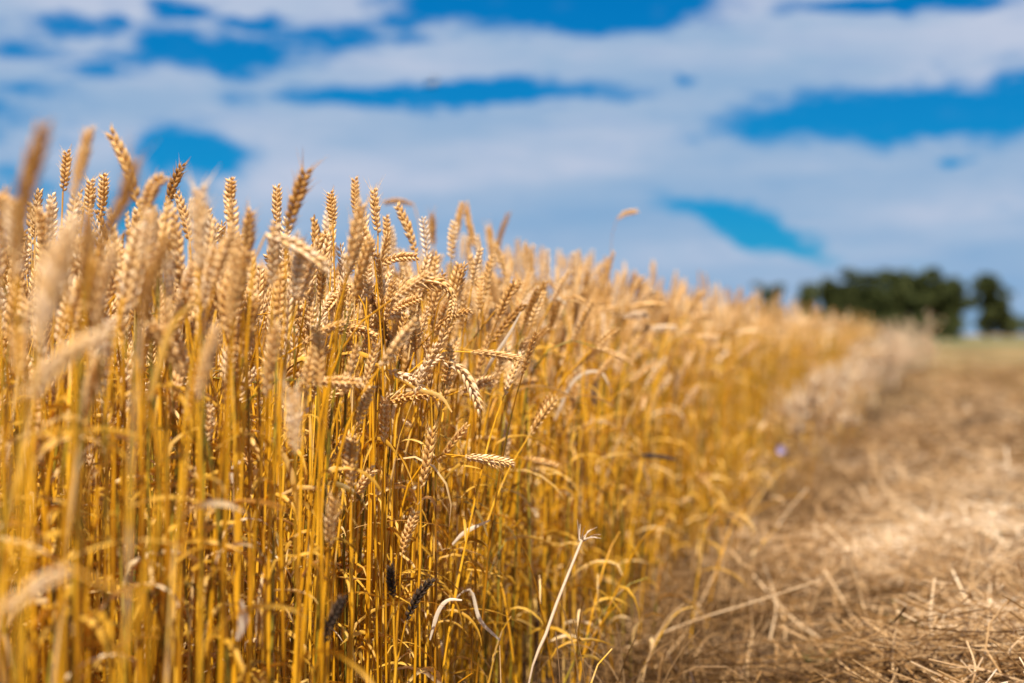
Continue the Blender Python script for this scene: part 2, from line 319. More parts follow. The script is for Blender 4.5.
# ------------------------------------------------------------------ wheat
def stem_radius(P, H, nodes, r0=.0019, r1=.0011):
    s = np.linspace(0, 1, len(P)); r = r0 + (r1-r0)*s**1.5
    for nd in nodes: r = r + .0007*np.exp(-((s-nd)/.012)**2) + .0005*((s > nd) & (s < nd+.14))
    return r
def walk(p0, az_, th, ds):
    """integrate a curve that leans by angle th in the vertical plane of azimuth az_"""
    d = np.array([math.cos(az_), math.sin(az_), 0]); st = (np.sin(th)[:, None]*d + np.cos(th)[:, None]*UP)*np.asarray(ds)[:, None]
    return np.vstack([p0, p0 + np.cumsum(st, axis=0)])
def leaf_path(p0, T, az_, L, lift, droop, n=8):
    s = np.linspace(0, 1, n); th = lift + (droop-lift)*s**.55
    return walk(p0, az_, th, np.full(n, L/n))
def stalk_geometry(r, H, az_, lean, bend, earL, earbend, lod=0, leaves=2, tint=None, wob=.02):
    """arrays of one stalk standing at the origin: dict stem / ear / leaf list of (v, f, tint)"""
    n = {0: 15, 1: 9, 2: 6}[lod]; k = {0: 6, 1: 4, 2: 3}[lod]
    s = np.linspace(0, 1, n)**.8; ds = np.diff(np.r_[0, s]); ds = ds[1:]; sm = (s[1:]+s[:-1])/2
    th = lean*(.4+.8*sm) + bend*np.clip((sm-.72)/.28, 0, 1)**1.8 + wob*np.sin(sm*9+r.uniform(0, 6))
    P = walk(np.zeros(3), az_, th, ds*H); B = np.array([-math.sin(az_), math.cos(az_), 0.])
    ne = {0: 9, 1: 6, 2: 4}[lod]; te = th[-1] + earbend*np.linspace(0, 1, ne)
    E = walk(P[-1], az_, te, np.full(ne, earL/ne))
    tt = r.beta(2.2, 2.2) if tint is None else tint
    if r.random() < .09: tt = r.uniform(.02, .14)
    out = {'leaf': []}
    v, f = tube(P, stem_radius(P, H, (.42, .72)) if lod < 2 else np.linspace(.0024, .0015, n), B, k); out['stem'] = (v, f, np.full(len(v), tt))
    out['ear'] = lay_ear(EARS[lod][r.integers(len(EARS[lod]))], E, B, r.uniform(0, math.pi), r.uniform(.72, 1.08), np.clip(.38+.5*tt+r.uniform(-.35, .35), 0, 1))
    for q in range(leaves):
        sh = [.45, .70, .25, .6][q % 4] + r.uniform(-.09, .09); ii = min(n-2, int(np.searchsorted(s, sh)))
        la = r.uniform(0, 2*math.pi); L = r.uniform(.07, .19); nl = {0: 9, 1: 6, 2: 4}[lod]
        LP = leaf_path(P[ii], None, la, L, r.uniform(.1, .6), r.uniform(1.9, 3.3), nl); m_ = len(LP)
        wd = r.uniform(.0035, .0075)*np.sin(np.linspace(.5, math.pi-.03, m_))**.6
        v, f = ribbon(LP, wd, np.array([-math.sin(la), math.cos(la), 0]), r.uniform(.1, .4), r.uniform(-3, 3), r.uniform(-.5, .5))
        out['leaf'].append((v, f, np.full(len(v), np.clip(r.beta(2, 2), 0, 1))))
    out['path'] = P; out['earpath'] = E
    return out

def blocked(x, y, top=None):
    """True where a stalk rooted here would stand in front of one of the ears read off the photograph"""
    v = np.array([x, y, CAM_H]) - CAM; d = v@FW
    if d < .3: return False
    px = 512 + FPX*(v@RT)/d
    return any(a-3 < px < b+3 and d < dd+.01 for a, b, dd, ty in CLEAR)
CAPX, CAPY = [-200, 0, 60, 110, 240, 300, 380, 450, 520, 600, 700, 760, 800, 870, 900], [188, 188, 186, 186, 194, 198, 206, 214, 232, 250, 268, 280, 292, 312, 318]
def cap_height(x, y):
    """how tall a stalk rooted at (x, y) may grow and stay in the ragged top of the crop"""
    x = np.asarray(x, float); y = np.asarray(y, float); d = np.maximum(x*FW[0] + y*FW[1], .5)
    px = 512 + FPX*(x*RT[0] + y*RT[1])/d
    return CAM_H + (335-np.interp(px, CAPX, CAPY))/FPX*d
G_STALK = 'wheat stalks standing at the edge of the field'
def put_stalk(base, geo, label, ear_mat=M_EAR, stem_mat=M_STEM, leaf_mat=M_LEAF):
    t = empty('wheat_stalk', base, label, 'wheat stalk', G_STALK)
    MB().add(*geo['stem']).obj('stem', stem_mat, t)
    if geo.get('ear') is not None: MB().add(*geo['ear']).obj('ear', ear_mat, t)
    for l in geo['leaf']: MB().add(*l).obj('leaf', leaf_mat, t)
    return t

# stalks read one by one off the photograph: depth, stem pixels from low to high, ear pixels from base to tip
HERO = [
 (.98, [(6,600),(8,420)], [(13,262),(26,190),(47,116)], 'tall brown blurred wheat ear rising highest at the left edge', 'd', 1.15),
 (1.30, [(60,420),(66,300)], [(72,200),(82,160),(91,125)], 'thin blurred ear leaning just right of the tall brown one', 'n', .8),
 (1.90, [(58,420),(60,280)], [(63,192),(66,170),(67,148)], 'small upright ear between the two tall blurred ones at far left', 'n', .9),
 (1.65, [(160,430),(152,280)], [(139,208),(127,166),(108,127)], 'knobbly ear tilting left with its tip beside the sky gap', 'y', 1.0),
 (1.12, [(70,480),(80,330)], [(95,248),(122,203),(137,156)], 'dark curved blurred ear crossing the knobbly tilted ear', 'd', 1.0),
 (.92, [(20,640),(24,480)], [(36,352),(50,290),(70,216)], 'broad pale blurred ear leaning right close to the lens', 'p', 1.3),
 (1.50, [(140,430),(139,300)], [(143,222),(152,188),(168,175)], 'golden ear whose bright tip bends over to the right', 'y', 1.1),
 (1.90, [(168,420),(165,290)], [(166,212),(173,186),(184,161)], 'narrow greyish ear pointing up right beside the bright bent tip', 'd', .9),
 (1.90, [(192,420),(192,300)], [(190,243),(184,215),(176,190)], 'slim ear hanging off left below the narrow greyish one', 'n', .9),
 (1.35, [(200,640),(199,400)], [(198,268),(199,225),(200,183)], 'wide pale upright ear standing clear on the left third of the field', 'p', 1.15),
 (1.85, [(235,440),(232,300)], [(228,218),(230,196),(231,176)], 'upright ear with spiky tip just right of the wide pale one', 'y', 1.0),
 (1.42, [(140,620),(143,400)], [(146,268),(148,236),(152,206)], 'pale soft ear below the golden bent tip', 'p', 1.1),
 (1.10, [(125,640),(132,450)], [(141,322),(152,276),(171,231)], 'brown blurred ear leaning right under the pale soft ear', 'd', 1.0),
 (1.95, [(102,400),(101,300)], [(101,217),(103,194),(104,172)], 'small golden ear standing in the gap left of the dark curved ear', 'y', 1.0),
 (1.90, [(88,400),(89,300)], [(89,218),(90,198),(91,178)], 'short ear side by side with the small golden one', 'n', 1.0),
 (1.25, [(-40,420),(-45,290)], [(-38,214),(-15,199),(20,208)], 'yellow ear nodding in horizontally from the left picture edge', 'y', 1.0),
 (1.75, [(118,440),(112,330)], [(108,276),(118,256),(138,262)], 'ear bowed over with spread florets below the tilted knobbly ear', 'y', 1.2),
 (1.00, [(150,560),(140,400),(126,335)], [(112,332),(70,352),(24,400)], 'pale yellow blurred ear drooping down left toward the picture edge', 'p', 1.2),
 (.95, [(140,690),(110,590)], [(72,570),(40,585),(4,612)], 'pale blurred ear lying low at the bottom left corner', 'p', 1.0),
 (1.62, [(280,470),(284,320)], [(287,232),(296,200),(308,166)], 'brown ear leaning right and standing highest over the middle of the crop', 'd', 1.1),
 (1.95, [(277,430),(277,300)], [(277,228),(277,204),(277,183)], 'slender ear directly left of the tall brown middle one', 'n', .9),
 (1.55, [(240,520),(248,330),(256,250)], [(266,234),(296,246),(331,271)], 'soft ear slanting down right across the upper wheat', 'p', 1.1),
 (2.05, [(337,430),(335,300)], [(333,225),(332,208),(330,190)], 'upright ear left of the highest straight ear in focus', 'y', 1.0),
 (2.20, [(358,430),(357,300)], [(356,217),(355,196),(355,176)], 'highest straight ear against the sky in the sharp zone', 'n', .95),
 (2.10, [(378,430),(378,310)], [(378,234),(375,210),(374,187)], 'straight ear just right of the highest straight one', 'n', .95),
 (2.30, [(428,440),(424,330)], [(416,254),(408,228),(396,202)], 'long ear leaning left with its tip free against the sky', 'y', 1.0),
 (3.40, [(420,420),(424,300),(420,230)], [(414,205),(398,201),(382,203)], 'dim ear nodding flat behind the long left leaning one', 'd', .9),
 (2.00, [(384,430),(380,320)], [(374,258),(366,238),(357,221)], 'yellow ear leaning left below the straight ears', 'y', 1.15),
 (2.25, [(392,440),(390,330)], [(388,256),(387,234),(386,214)], 'slim upright ear between the straight ear and the long leaning one', 'n', .9),
 (3.30, [(434,420),(434,320)], [(434,246),(433,230),(432,212)], 'blurred upright ear alone right of the long leaning one', 'd', .9),
 (3.00, [(452,440),(454,330)], [(456,240),(459,218),(463,200)], 'blurred ear forming the left arm of a narrow V on the skyline', 'y', 1.0),
 (3.00, [(490,440),(488,330)], [(480,257),(470,228),(466,201)], 'blurred ear forming the right arm of a narrow V on the skyline', 'y', 1.0),
 (3.20, [(494,440),(494,340)], [(492,262),(491,242),(489,224)], 'blurred upright ear just right of the skyline V', 'n', .9),
 (2.12, [(372,420),(374,320),(377,276)], [(382,264),(400,257),(420,257)], 'ear arching right just above the big arched pair', 'n', 1.0),
 (2.05, [(372,470),(376,360),(382,316)], [(387,300),(415,283),(446,286),(451,300)], 'big sharp arched ear at the centre of focus', 'y', 1.15),
 (2.08, [(374,470),(378,370),(384,328)], [(390,312),(405,304),(422,297)], 'second arched ear tucked under the big sharp arch', 'y', 1.0),
 (2.12, [(420,440),(432,340),(442,292)], [(450,288),(453,302),(450,322)], 'ear hanging straight down at the end of the big arch', 'n', 1.0),
 (2.08, [(352,470),(356,340),(362,290)], [(368,286),(380,318),(396,361)], 'dark ear hanging steeply down right beneath the arches', 'd', 1.1),
 (2.02, [(322,470),(326,370),(331,338)], [(338,332),(358,329),(379,339)], 'short ear arching right with gold underside left of the dark hanging one', 'y', 1.0),
 (2.00, [(374,470),(370,350),(362,298)], [(353,286),(340,296),(326,312)], 'bright ear bent down left, its tip glowing yellow', 'y', 1.15),
 (2.10, [(345,520),(357,410),(372,375)], [(388,370),(410,380),(431,399)], 'drooping ear on a thin arched stem below the big arch', 'p', 1.0),
 (2.10, [(392,520),(398,410),(412,368),(428,360)], [(443,360),(465,374),(482,415)], 'sharp pale ear drooping down right on a long arched stem', 'p', 1.1),
 (2.05, [(370,440),(369,360)], [(368,300),(368,280),(368,260)], 'upright pale ear behind the neck of the big arch', 'p', 1.0),
 (1.60, [(322,640),(320,480)], [(319,386),(319,352),(315,322)], 'upright softly blurred ear left of the dark hanging one', 'n', 1.0),
 (1.42, [(297,690),(296,560)], [(295,452),(294,420),(293,385)], 'pale whitish upright ear at mid height, out of focus', 'p', 1.0),
 (2.05, [(352,640),(351,560)], [(351,488),(351,460),(352,434)], 'sharp golden upright ear at mid height among dark gaps', 'y', 1.15),
 (2.15, [(352,560),(356,480)], [(358,425),(364,404),(373,384)], 'ear leaning right directly above the sharp golden mid height ear', 'n', 1.0),
 (2.05, [(416,640),(420,560)], [(421,488),(428,456),(433,424)], 'sparse floretted ear standing right of the sharp golden mid height ear', 'y', .95),
 (2.05, [(396,660),(399,600)], [(402,554),(408,532),(417,509)], 'low golden ear leaning right below the sparse floretted one', 'y', 1.0),
 (1.65, [(327,690),(328,620)], [(329,546),(331,520),(335,494)], 'blurred low ear left of the wispy low tuft', 'n', .9),
 (2.05, [(312,690),(318,665)], [(324,642),(333,618),(344,594)], 'blackened diseased ear leaning right, lower of the two big black ones', 'b', .85),
 (2.05, [(395,690),(400,650)], [(406,620),(418,596),(434,577)], 'blackened diseased ear leaning right with pale leaf beside its tip', 'b', .85),
 (2.15, [(394,690),(394,640)], [(393,598),(391,580),(390,563)], 'small blackened upright ear between the two big black ones', 'b', .8),
 (3.60, [(520,440),(505,330)], [(497,262),(500,236),(510,211)], 'blurred bent ear right of the skyline V, tip pointing up', 'd', .9),
 (3.50, [(497,440),(496,340)], [(494,270),(491,248),(487,226)], 'faint blurred ear left of the bent skyline one', 'n', .9),
 (3.40, [(606,380),(610,270),(613,228)], [(617,219),(626,213),(639,211)], 'lone nodding ear on a thin stem far above the rest', 'n', .8),
 (2.35, [(478,470),(484,390)], [(491,342),(508,322),(526,302)], 'dark striped ear leaning right, with a white leaf beneath', 'd', 1.0),
 (3.00, [(560,480),(563,400)], [(569,371),(584,360),(603,345)], 'blurred dark ear leaning right in the middle of the soft wheat', 'd', 1.0),
 (3.10, [(584,470),(584,370),(586,330)], [(590,317),(602,310),(618,309)], 'blurred ear nodding right above the soft dark leaning one', 'n', 1.0),
 (3.10, [(594,560),(594,480)], [(594,406),(594,394),(595,380)], 'short dark brown ear hanging in the blurred wheat', 'b2', 1.0),
 (4.10, [(676,520),(676,450)], [(676,410),(676,390),(676,364)], 'dark blurred ear upright near the path side of the crop', 'b2', .9),
 (3.40, [(620,430),(624,350)], [(628,303),(634,288),(643,275)], 'blurred ear leaning right below the lone nodding one', 'n', .9),
 (1.55, [(236,560),(234,420)], [(230,338),(226,300),(238,262)], 'blurred ear with pale flank between the left third and the middle', 'n', 1.1),
 (1.45, [(80,560),(76,450)], [(72,330),(80,290),(95,262)], 'blurred orange ear above the pale drooping one', 'y', 1.0),
]
def edge_depth(px):
    a_ = YAW - math.atan((px-512)/FPX); return abs(EDGE)/math.sin(a_)*math.cos(math.atan((px-512)/FPX))
CLEAR = []
def hero(d, stem, ear, label, tone, fat, q):
    cx_, cy_ = np.mean(ear, axis=0)
    if cy_ > 400 and 1.6 < d < 2.3: d = min(d, edge_depth(cx_)+(.02 if tone[0] != 'b' else -.05))
    if (cy_ > 270 and 1.6 < d < 2.45) or tone[0] == 'b': CLEAR.append((min(e[0] for e in ear)-(5 if tone[0] != 'b' else 9), max(e[0] for e in ear)+(5 if tone[0] != 'b' else 9), d, min(e[1] for e in ear)))
    if d < 1.25: fat *= .78
    r = np.random.default_rng(900+q); dj = lambda k: d
    ep = [at(x, y, d) for x, y in ear]; sp = [at(x, y, d) for x, y in stem]
    low = sp[0]; root = np.array([min(low[0]-.02, EDGE-.03) if d < 5 else low[0], low[1]+r.uniform(-.03, .06), 0.])
    if low[2] < .12: sp = sp[1:] or sp
    root = root*np.array([1,1,0]) ; root[0] = root[0]*.6 + low[0]*.4 if low[0] < EDGE+.12 else root[0]
    path = spline([root, *sp, ep[0]], 26) - root; E = spline(ep, 10) - root
    E[0] = path[-1]; B = -FW
    tone_v = {'d': -.35, 'n': .5, 'y': .42, 'p': .95, 'b': .5, 'b2': .5}[tone]
    v, f = tube(path, stem_radius(path, 1, (.45, .7))*(.45 if label.startswith('lone') else 1), B, 6); tt = float(np.clip(r.normal(.55, .15), .2, .9))
    geo = {'stem': (v, f, np.full(len(v), tt)), 'leaf': []}
    geo['ear'] = lay_ear(EARS[0][q % 5], E, B, r.uniform(-.5, .5), fat*.98, tone_v)
    for kx in range(r.integers(1, 3)):
        ii = r.integers(7, 17); la = r.uniform(0, 2*math.pi)
        LP = leaf_path(path[ii], None, la, r.uniform(.10, .2), r.uniform(.2, .7), r.uniform(1.7, 3.0), 9)
        wd = r.uniform(.003, .0065)*np.sin(np.linspace(.5, math.pi-.03, len(LP)))**.6
        v, f = ribbon(LP, wd, np.array([-math.sin(la), math.cos(la), 0]), r.uniform(.1, .4), r.uniform(-3, 3)); geo['leaf'].append((v, f, np.full(len(v), r.beta(2, 2))))
    put_stalk(root, geo, label + '', {'b': M_SMUT, 'b2': M_DUSK}.get(tone, M_EAR))
LAND = []
for q, (d, st, er, lab, tone, fat) in enumerate(HERO):
    hero(d, st, er, lab, tone, fat, q)
    cx, cy = np.mean(er, axis=0); LAND.append((cx, cy, lab))

# more individual stalks along the face of the crop, each told apart by the hero ear next to it
used = set(h[3] for h in HERO)
SHORT = ['tall brown edge ear','thin ear at far left','small ear at far left','knobbly tilted ear','dark curved ear','broad pale near ear','bright bent tip','narrow greyish ear','slim hanging ear','wide pale upright ear',
 'spiky tipped ear','pale soft ear','brown blurred ear','small golden ear','short ear at far left','yellow edge ear','bowed floretted ear','pale yellow drooping ear','low corner ear','tall brown middle ear',
 'slender ear by the tall middle one','soft slanting ear','ear left of the highest','highest straight ear','straight ear after the highest','long left leaning ear','dim flat ear','yellow leaning ear','slim skyline ear','lone blurred upright ear',
 'left arm of the skyline V','right arm of the skyline V','ear after the skyline V','ear arching above the pair','big sharp arched ear','second arched ear','ear hanging off the arch','dark hanging ear','short gold arch','bright bent down ear',
 'thin stemmed drooping ear','sharp pale drooping ear','pale ear behind the arch','softly blurred upright ear','whitish mid height ear','sharp golden mid height ear','right leaning mid height ear','sparse floretted ear','low golden ear','blurred low ear',
 'lower black ear','black ear with pale leaf','small black ear','bent skyline ear','faint skyline ear','lone nodding ear','dark striped ear','blurred dark leaning ear','blurred nodding ear','short dark brown ear',
 'dark path side ear','ear below the lone nodding one','pale flanked ear','blurred orange ear']
def describe(cx, cy, posture, size, col):
    order = sorted(range(len(LAND)), key=lambda k: (LAND[k][0]-cx)**2 + (LAND[k][1]-cy)**2)
    for words_ in ((posture,), (posture, size), (col, posture), (size, col, posture)):
        for k in order[:5]:
            ddx, ddy = cx-LAND[k][0], cy-LAND[k][1]
            far = math.hypot(ddx, ddy) > 60
            rel = ('right of' if ddx > 0 else 'left of') if abs(ddx) > abs(ddy) else ('below' if ddy > 0 else 'above')
            rel = ('well ' if far else 'close ') + rel if rel not in ('below', 'above') else (('far ' if far else 'just ') + rel)
            lab = f"{' '.join(words_)} wheat stalk {rel} the {SHORT[k]}"
            if lab not in used: used.add(lab); return lab
    lab = f"{size} {col} {posture} wheat stalk, one of several {rel} the {SHORT[order[0]]}"; used.add(lab); return lab
N_MORE = 300 - len(HERO) - 2
for q in range(N_MORE):
    r = np.random.default_rng(3000+q)
    for _try in range(30):
        px = 5 + 735*((q+r.random())/N_MORE)**.85 + (r.normal(0, 14) if _try else 0)
        angle = YAW - math.atan((px-512)/FPX); inset = abs(r.normal(0, .10)) + .02
        dist = (abs(EDGE)+inset)/math.sin(angle)
        if r.random() < .85: dist = max(dist, 1.55+abs(r.normal(0, .3)))
        p = dist*np.array([-math.sin(angle), math.cos(angle)])
        if not blocked(p[0], p[1]): break
    base = np.array([p[0], p[1], 0.])
    H = r.normal(.73, .06) if r.random() < .84 else r.uniform(.48, .66)
    H = min(H, .80)
    az_ = r.uniform(0, 2*math.pi) if r.random() < .6 else r.normal(0, .7)
    nod = r.random() < (.15 if dist > 1.8 else 0); lean = abs(r.normal(0, .09))+.02 if r.random() < .9 else r.uniform(.15, .35); bend = r.uniform(.9, 2.3) if nod else abs(r.normal(0, .25))
    if px < 260: lean = min(lean, .08)
    if dist < 1.9: lean = min(lean, .12)
    H = min(H, float(cap_height(base[0], base[1])) - (.03 if nod else .075) - abs(r.normal(0, .02)))
    geo = stalk_geometry(r, H, az_, lean, bend, r.normal(.076, .008), r.uniform(0, .7) if nod else r.uniform(0, .25), 0, int(r.integers(1, 4)))
    cx, cy, dd = pix(base + geo['earpath'][4]); e0 = pix(base+geo['earpath'][0]); e1 = pix(base+geo['earpath'][-1])
    vx, vy = e1[0]-e0[0], e0[1]-e1[1]
    posture = 'upright' if vy > 0 and abs(vx) < .3*vy else ('right leaning' if vx > 0 else 'left leaning') if vy > 0 else ('right nodding' if vx > 0 else 'left nodding')
    put_stalk(base, geo, describe(cx, cy, posture, 'tall' if H > .72 else 'short', 'pale' if geo['ear'][2].mean() > .5 else 'golden'))

# the rest of the crop, past the 300 that show largest: one mass
def crop_block(n, x0, x1, y0, y1, lod, seed, nproto, leaves, big=1.0, edge_rag=.08, lift=0.0):
    r = np.random.default_rng(seed); protos = []
    for i in range(nproto):
        nod = r.random() < .15
        g_ = stalk_geometry(r, (r.normal(.735, .05) if r.random() < .86 else r.uniform(.5, .68)), 0, abs(r.normal(0, .10)) if r.random() < .88 else r.uniform(.2, .5), r.uniform(.8, 2.3) if nod else abs(r.normal(0, .25)), r.normal(.078, .007), r.uniform(0, .6) if nod else .15, lod, leaves)
        protos.append(g_)
    bent = np.array([g_['earpath'][-1][2] < g_['earpath'][0][2]+.045 or g_['path'][-1][0] > .16 for g_ in protos]); pick0 = r.integers(0, nproto, n)
    X_ = r.uniform(x0, x1, n); Y_ = r.uniform(y0, y1, n); X_ -= (vnoise(X_*0, Y_, 2.3, 4)*edge_rag if x1 > EDGE-.2 else 0)
    ds_ = np.hypot(X_, Y_); keep = (ds_ > .85) & ((ds_ > 1.45) | (r.random(n) < .7)) & (np.array([not blocked(a_, b_) for a_, b_ in zip(X_, Y_)]) | (Y_ > 4)) & ~(bent[pick0] & (ds_ < 1.8)); X_, Y_ = X_[keep], Y_[keep]; n = len(X_)
    pick = pick0[keep]; A = r.uniform(0, 2*math.pi, n); sc = r.normal(1, .045, n)
    sc = np.minimum(sc, np.where(Y_ < 1.4, 1.0, 1.10))*(1 + (vnoise(X_, Y_, .5, 7)-.5)*.06)*(1+lift)
    tops = np.array([max(g_['path'][:, 2].max(), g_['earpath'][:, 2].max()) for g_ in protos])[pick]
    sc = np.minimum(sc, np.maximum((cap_height(X_, Y_)-np.abs(r.normal(0, .018, n)))/tops, .6))
    for part in ('stem', 'ear', 'leaf'):
        out = acc[part]
        for i in range(nproto):
            idx = np.where(pick == i)[0]
            if not len(idx): continue
            if part == 'leaf':
                if not protos[i]['leaf']: continue
                mb = MB(); [mb.add(*l) for l in protos[i]['leaf']]; v, f, t = mb.arrays()
            else: v, f, t = protos[i][part]
            v = np.array(v)
            c, s = np.cos(A[idx])[:, None], np.sin(A[idx])[:, None]; k = sc[idx][:, None]
            V = np.stack([(v[:, 0]*c - v[:, 1]*s)*big + X_[idx][:, None], (v[:, 0]*s + v[:, 1]*c)*big + Y_[idx][:, None], v[:, 2]*k], -1)
            F = f[None] + (np.arange(len(idx))*len(v))[:, None, None]
            T_ = np.clip(t[None] + r.normal(0, .17, len(idx))[:, None], .0, 1)
            green = r.random(len(idx)) < (.10 if part != 'ear' else .0); T_[green] = .09
            out.add(V.reshape(-1, 3), F.reshape(-1, 4), T_.ravel())
acc = {k: MB() for k in ('stem', 'ear', 'leaf')}
crop_block(1750, -1.35, EDGE-.03, .3, 4.6, 1, 51, 26, 3)
crop_block(2300, -2.5, -1.25, .2, 5.0, 2, 52, 20, 2)
crop_block(1900, -1.7, EDGE-.02, 4.5, 10, 2, 53, 22, 2, lift=.05)
crop_block(1500, -3.4, -1.6, 4.5, 12, 2, 54, 14, 1, big=1.3)
crop_block(2200, -2.2, EDGE, 10, FIELD_END, 2, 55, 14, 2, big=1.6, edge_rag=.3, lift=.11)
crop_block(2500, -9, -2.2, -1, FIELD_END, 2, 56, 10, 1, big=2.0)
fl = np.random.default_rng(91)
for q in range(330):                      # stems lodged outwards over the path
    yy = 1.7 + 10*(q/230)**1.3; g_ = stalk_geometry(fl, fl.uniform(.18, .46), fl.normal(0, 1.1), abs(fl.normal(0, .42)), fl.uniform(.1, .9), fl.normal(.07, .008), .4, 1 if yy < 4.5 else 2, 2, tint=fl.uniform(.2, 1.0))
    o_ = np.array([EDGE-.02+fl.normal(0, .10), yy, 0])
    if blocked(o_[0], o_[1]): continue
    acc['stem'].add(g_['stem'][0]+o_, g_['stem'][1], g_['stem'][2]); [acc['leaf'].add(l[0]+o_, l[1], l[2]) for l in g_['leaf']]
    if fl.random() < .10 and yy > 3: acc['ear'].add(g_['ear'][0]+o_, g_['ear'][1], g_['ear'][2])
crop = acc['stem'].obj('wheat_crop', M_STEM); props(crop, 'dense mass of golden ripe wheat filling the field behind the edge stalks', 'wheat', kind='stuff')
acc['ear'].obj('wheat_ears', M_EAR, crop); acc['leaf'].obj('dry_leaves', M_LEAF, crop)
for c_ in crop.children: c_['kind'] = 'stuff'

# ------------------------------------------------------------------ straw on the ground
def straw_block(mb, n, x0, x1, y0, y1, seed, L=(.05, .26), wd=.0022, up=.055, k=3, seg=4, tint=(.25, 1), swirl=.9):
    r = np.random.default_rng(seed)
    X_ = r.uniform(x0, x1, n); Y_ = r.uniform(y0, y1, n)
    dens = (.16 + .84*np.clip((.6*vnoise(X_, Y_, 1.3, 8)+.4*vnoise(X_, Y_, 4.5, 9)-.33)*3.5, 0, 1))*(.62+.38*np.clip((X_-EDGE-.1)/.45, 0, 1)); kp = r.random(n) < dens; X_, Y_ = X_[kp], Y_[kp]; n = len(X_)
    dirn = (vnoise(X_, Y_, .8, 5)-.5)*2.4 + math.pi/2 - .5 + r.normal(0, swirl, n); Ls = r.uniform(*L, n)*r.uniform(.5, 1, n)
    el_ = r.normal(0, .26, n); bowv = r.normal(0, .10, n)
    D = np.stack([np.cos(dirn), np.sin(dirn), el_], 1); D = norm(D); Sd = np.stack([-np.sin(dirn), np.cos(dirn), np.zeros(n)], 1); U = np.cross(D, Sd)
    s = np.linspace(-.5, .5, seg)
    P = np.stack([X_, Y_, np.zeros(n)], 1)[:, None] + D[:, None]*(s[None, :, None]*Ls[:, None, None]) + (Sd[:, None]*bowv[:, None, None] + U[:, None]*np.abs(r.normal(0, .1, n))[:, None, None])*((s**2)[None, :, None]*Ls[:, None, None]*2)
    gz = ground_h(P[..., 0], P[..., 1]); lay = np.abs(r.normal(0, up, n)); P[..., 2] = np.maximum(P[..., 2]+lay[:, None]+gz.mean(1)[:, None], gz+.002)
    a = np.arange(k)/k*2*math.pi; ww = (wd*r.uniform(.6, 1.4, n))[:, None, None, None]
    V = P[:, :, None] + ww*(np.cos(a)[None, None, :, None]*Sd[:, None, None] + .6*np.sin(a)[None, None, :, None]*U[:, None, None])
    f = ring_faces(seg, k); F = f[None] + (np.arange(n)*seg*k)[:, None, None]
    t = np.clip(r.uniform(*tint, n) + (vnoise(X_, Y_*.6, 1.6, 6)-.5)*.75 + (vnoise(X_, Y_*.6, 5, 12)-.5)*.45 - .36*np.exp(-((X_-EDGE-.16)/.30)**2), 0, 1)  # tint drop beside the crop: browner straw, and the crop's shadow painted in
    mb.add(V.reshape(-1, 3), F.reshape(-1, 4), np.repeat(t, seg*k))
sb = MB()
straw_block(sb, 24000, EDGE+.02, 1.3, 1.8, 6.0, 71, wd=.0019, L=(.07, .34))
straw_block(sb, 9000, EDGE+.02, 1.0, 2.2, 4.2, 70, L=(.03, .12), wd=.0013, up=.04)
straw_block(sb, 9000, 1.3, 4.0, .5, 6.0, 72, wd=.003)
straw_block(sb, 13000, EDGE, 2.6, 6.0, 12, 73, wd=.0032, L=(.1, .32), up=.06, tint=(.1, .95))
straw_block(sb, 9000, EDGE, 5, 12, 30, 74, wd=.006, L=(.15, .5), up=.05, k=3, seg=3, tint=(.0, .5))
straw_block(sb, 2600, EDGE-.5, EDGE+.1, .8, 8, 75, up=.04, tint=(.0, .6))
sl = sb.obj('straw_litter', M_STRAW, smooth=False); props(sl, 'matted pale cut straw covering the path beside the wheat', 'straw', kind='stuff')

# bent, broken stems and thin grass at the foot of the crop
def tuft_mesh(mb, cx, cy, n, h, spread, seed, wd=.0016, lean=.5, plume=0.0, tint=(.2, .8)):
    r = np.random.default_rng(seed)
    for q in range(n):
        a = r.uniform(0, 2*math.pi); rr = spread*math.sqrt(r.random()); hh = h*r.uniform(.5, 1)
        x, y = cx+rr*math.cos(a), cy+rr*math.sin(a); la = r.uniform(0, 2*math.pi); l0 = abs(r.normal(0, lean*.5)); l1 = l0 + abs(r.normal(0, lean))*1.6
        P = walk(np.array([x, y, float(ground_h(x, y))-.01]), la, l0+(l1-l0)*np.linspace(0, 1, 6)**2, np.full(6, hh/6)); B = np.array([-math.sin(la), math.cos(la), 0])
        v, f = tube(P, np.linspace(wd, wd*.5, 7), B, 3); tt = r.uniform(*tint); mb.add(v, f, tt)
        if plume:
            for z in range(14):
                c = P[-1] + (P[-2]-P[-1])*r.uniform(0, 2.2) ; dd_ = norm(r.normal(0, 1, 3)+[0, 0, .9])*plume*r.uniform(.5, 1)
                v, f = tube(np.stack([c, c+dd_*.5, c+dd_]), [wd*.8, wd*1.6, wd*.3], norm(np.cross(dd_, [.3, .8, .1])), 3); mb.add(v, f, min(1, tt+.2))
fr = MB()
for q in range(190):
    yy = 1.6 + 9*(q/190)**1.2; tuft_mesh(fr, EDGE+.08+R.gauss(0, .10), yy+R.uniform(-.05, .05), 9, R.uniform(.10, .34), .10, 5000+q, wd=.0015+.0001*yy, lean=.7, tint=(.0, .6))
props(fr.obj('field_edge_undergrowth', M_STRAW), 'short broken stems and dry grass along the foot of the standing wheat', 'dry grass', kind='stuff')

